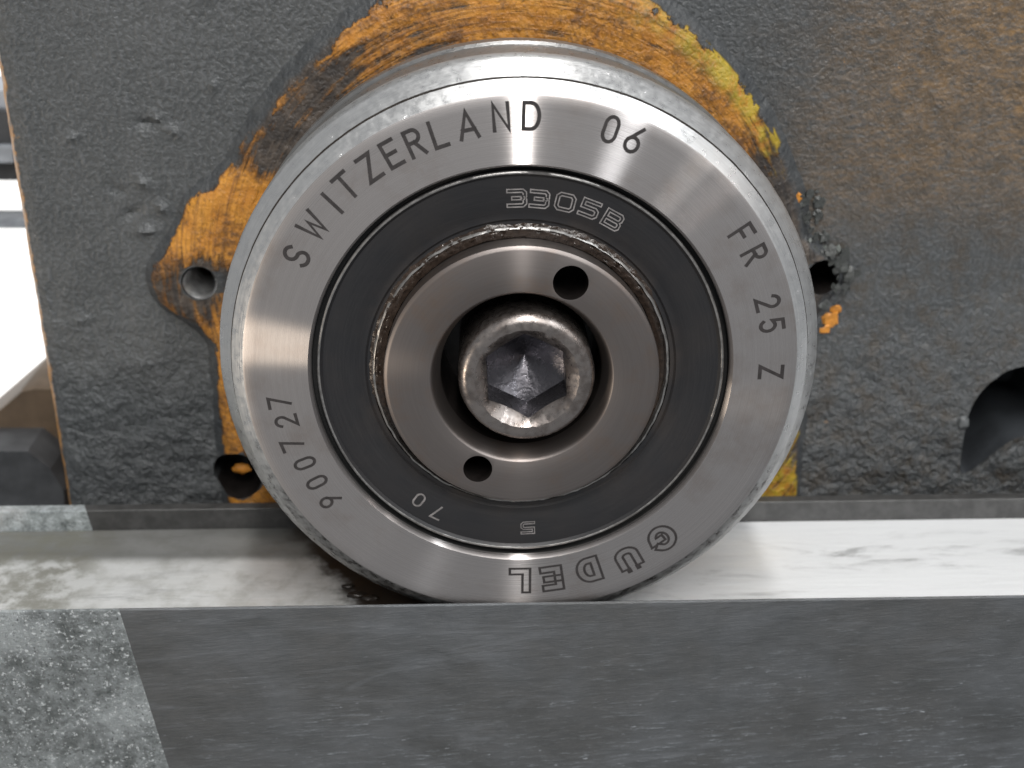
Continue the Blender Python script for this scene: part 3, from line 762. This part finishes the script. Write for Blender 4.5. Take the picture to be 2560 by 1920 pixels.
def glyph_strips(ch, outline, sw, lw):
    out = []
    if ch in OUTL: return [ribbon(p, lw, True) + (True,) for p in OUTL[ch]]
    for pl in G[ch]:
        cl = math.dist(pl[0], pl[-1]) < 1e-3
        if not outline: out.append(ribbon(pl, lw, cl) + (cl,))
        else:
            L, R, n = ribbon(pl, sw, cl)
            if cl:
                out.append(ribbon([tuple(p) for p in L], lw, True) + (True,)); out.append(ribbon([tuple(p) for p in R], lw, True) + (True,))
            else: out.append(ribbon([tuple(p) for p in L] + [tuple(p) for p in reversed(R)], lw, True) + (True,))
    return out
def inscription(name, chars, h, wd, plane, lift, parent, mat, lw, outline=False, sw=.3):
    V, F = [], []
    for ch, px, py in chars:
        p = on_y(px, py, plane); a = math.atan2(p.x, p.z); rc = math.hypot(p.x, p.z)
        up = Vector((math.sin(a), 0, math.cos(a))); rt = Vector((math.cos(a), 0, -math.sin(a)))
        c = Vector((p.x, plane, p.z))
        strips = glyph_strips(ch, outline, sw, lw / h)
        if ch == 'U':
            for s in (-1, 1): strips.append(ribbon([(s * .2, 1.02), (s * .2, 1.08)], lw / h * 2.0) + (False,))
        for L, R, n, cl in strips:
            b = len(V); 
            for P, Q in zip(L, R):
                for q in (P, Q):
                    w3 = c + rt * (q.x * h * wd) + up * ((q.y - .5) * h)
                    V.append((w3.x, (FYR(math.hypot(w3.x, w3.z)) if plane == 0 else plane) - lift, w3.z))
            N = len(V)
            for i in range(n if cl else n - 1):
                j = (i + 1) % n; F.append((b + 2 * i, b + 2 * i + 1, b + 2 * j + 1, b + 2 * j))
    # give the strips their thickness
    m = len(V); V += [(v[0], v[1] + lift + .02, v[2]) for v in V[:m]]
    from collections import Counter
    cnt = Counter(tuple(sorted((f[k], f[(k + 1) % 4]))) for f in F for k in range(4))
    side = [(f[k], f[(k + 1) % 4], m + f[(k + 1) % 4], m + f[k]) for f in F for k in range(4) if cnt[tuple(sorted((f[k], f[(k + 1) % 4])))] == 1]
    return mesh_obj(name, V, F + side, mat, parent, (0, 12, 0), 0)
inscription('engraved_lettering', [('S', 641, 552), ('W', 676, 487), ('I', 718, 438), ('T', 748, 401), ('Z', 798, 362), ('E', 845, 332), ('R', 895, 308), ('L', 946, 289), ('A', 1010, 269), ('N', 1082, 252), ('D', 1147, 250)], 3.25, .95, 0, .012, ring, M['ink'], .52)
inscription('engraved_lettering', [('0', 1319, 279), ('6', 1369, 301)], 3.2, .95, 0, .012, ring, M['ink'], .48)
inscription('engraved_lettering', [('F', 1602, 504), ('R', 1630, 549), ('2', 1658, 653), ('5', 1667, 701), ('Z', 1665, 802)], 3.1, .85, 0, .012, ring, M['ink'], .52)
inscription('engraved_lettering', [('9', 713, 1079), ('0', 685, 1040), ('0', 659, 999), ('7', 632, 960), ('2', 619, 908), ('7', 604, 869)], 2.9, .85, 0, .012, ring, M['ink'], .46)
inscription('engraved_emblem_lettering', [('G', 1430, 1161), ('U', 1358, 1207), ('D', 1272, 1229), ('E', 1193, 1247), ('L', 1124, 1252)], 3.15, 1.12, 0, .012, ring, M['ink'], .34, True, .31)
inscription('embossed_lettering', [('w3', 1117, 428), ('w3', 1166, 430), ('w0', 1221, 437), ('w5', 1274, 451), ('wB', 1323, 475)], 2.3, 1.05, .9, .05, seal, M['emboss'], .16, True, .18)
inscription('embossed_lettering', [('w5', 1140, 1140)], 1.9, 1.0, .9, .05, seal, M['emboss'], .13, True, .17)
inscription('embossed_lettering', [('7', 945, 1107), ('0', 905, 1080)], 2.0, 1.15, .9, .05, seal, M['emboss'], .24)

# ------------------------------------------------------------------ blurred machine parts behind the left edge
def slab(name, pts_px, y0, y1, mat, parent, shrink=0):
    P = [on_y(a, b, y0) for a, b in pts_px]; n = len(P)
    cx = sum(p.x for p in P) / n; cz = sum(p.z for p in P) / n
    V = [(p.x, y0 + 1.5, p.z) for p in P] + [(cx + (p.x - cx) * .97, y0, cz + (p.z - cz) * .97) for p in P] + [(p.x, y1, p.z) for p in P]
    F = [tuple(range(n, 2 * n)), tuple(range(2 * n, 3 * n))]
    for i in range(n):
        j = (i + 1) % n; F += [(i, j, n + j, n + i), (i, j, 2 * n + j, 2 * n + i)]
    return mesh_obj(name, V, F, mat, parent, (cx, y0, cz), 20)
M['back_dark'] = mat_plain('dark_painted_steel', (0.05, 0.052, 0.056), .5, .1, .1, .2)
M['back_grey'] = mat_plain('grey_painted_steel', (0.30, 0.32, 0.35), .5, .1, .1, .2)
M['back_brown'] = mat_plain('grimy_brown_paint', (0.10, 0.07, 0.045), .5, 0, .2, .1)
beam = thing('machine_beam', 'dark steel beam behind the left edge of the housing, against the white window', 'beam', tuple(on_y(20, 395, 120)))
slab('bar', [(-160, 238), (140, 238), (140, 392), (-160, 392)], 120, 150, M['back_dark'], beam)
slab('bracket', [(-160, 190), (22, 196), (26, 240), (-160, 240)], 122, 140, M['back_grey'], beam)
slab('bolt_head', [(-20, 318), (28, 318), (30, 352), (-20, 352)], 117, 121, M['back_grey'], beam)
bar2 = tag(slab('thin_rod', [(-160, 474), (160, 474), (160, 494), (-160, 494)], 120, 128, M['back_grey'], None), 'thin pale grey rod below the dark beam behind the housing', 'rod')
fb = thing('mounting_foot', 'grimy brown and grey machine foot beside the housing, above the silver rail end', 'machine foot', tuple(on_y(60, 1080, 70)))
slab('plate', [(-120, 985), (45, 843), (75, 836), (200, 838), (220, 1200), (-120, 1200)], 70, 90, M['back_brown'], fb)
slab('rib', [(-120, 972), (60, 972), (110, 1010), (140, 1060), (150, 1200), (-120, 1200)], 60, 70, M['back_dark'], fb)

beam['kind'] = 'thing'; gr['kind'] = 'thing'; win['kind'] = 'structure'
for o in bpy.data.objects:
    if '_p' in o: del o['_p']
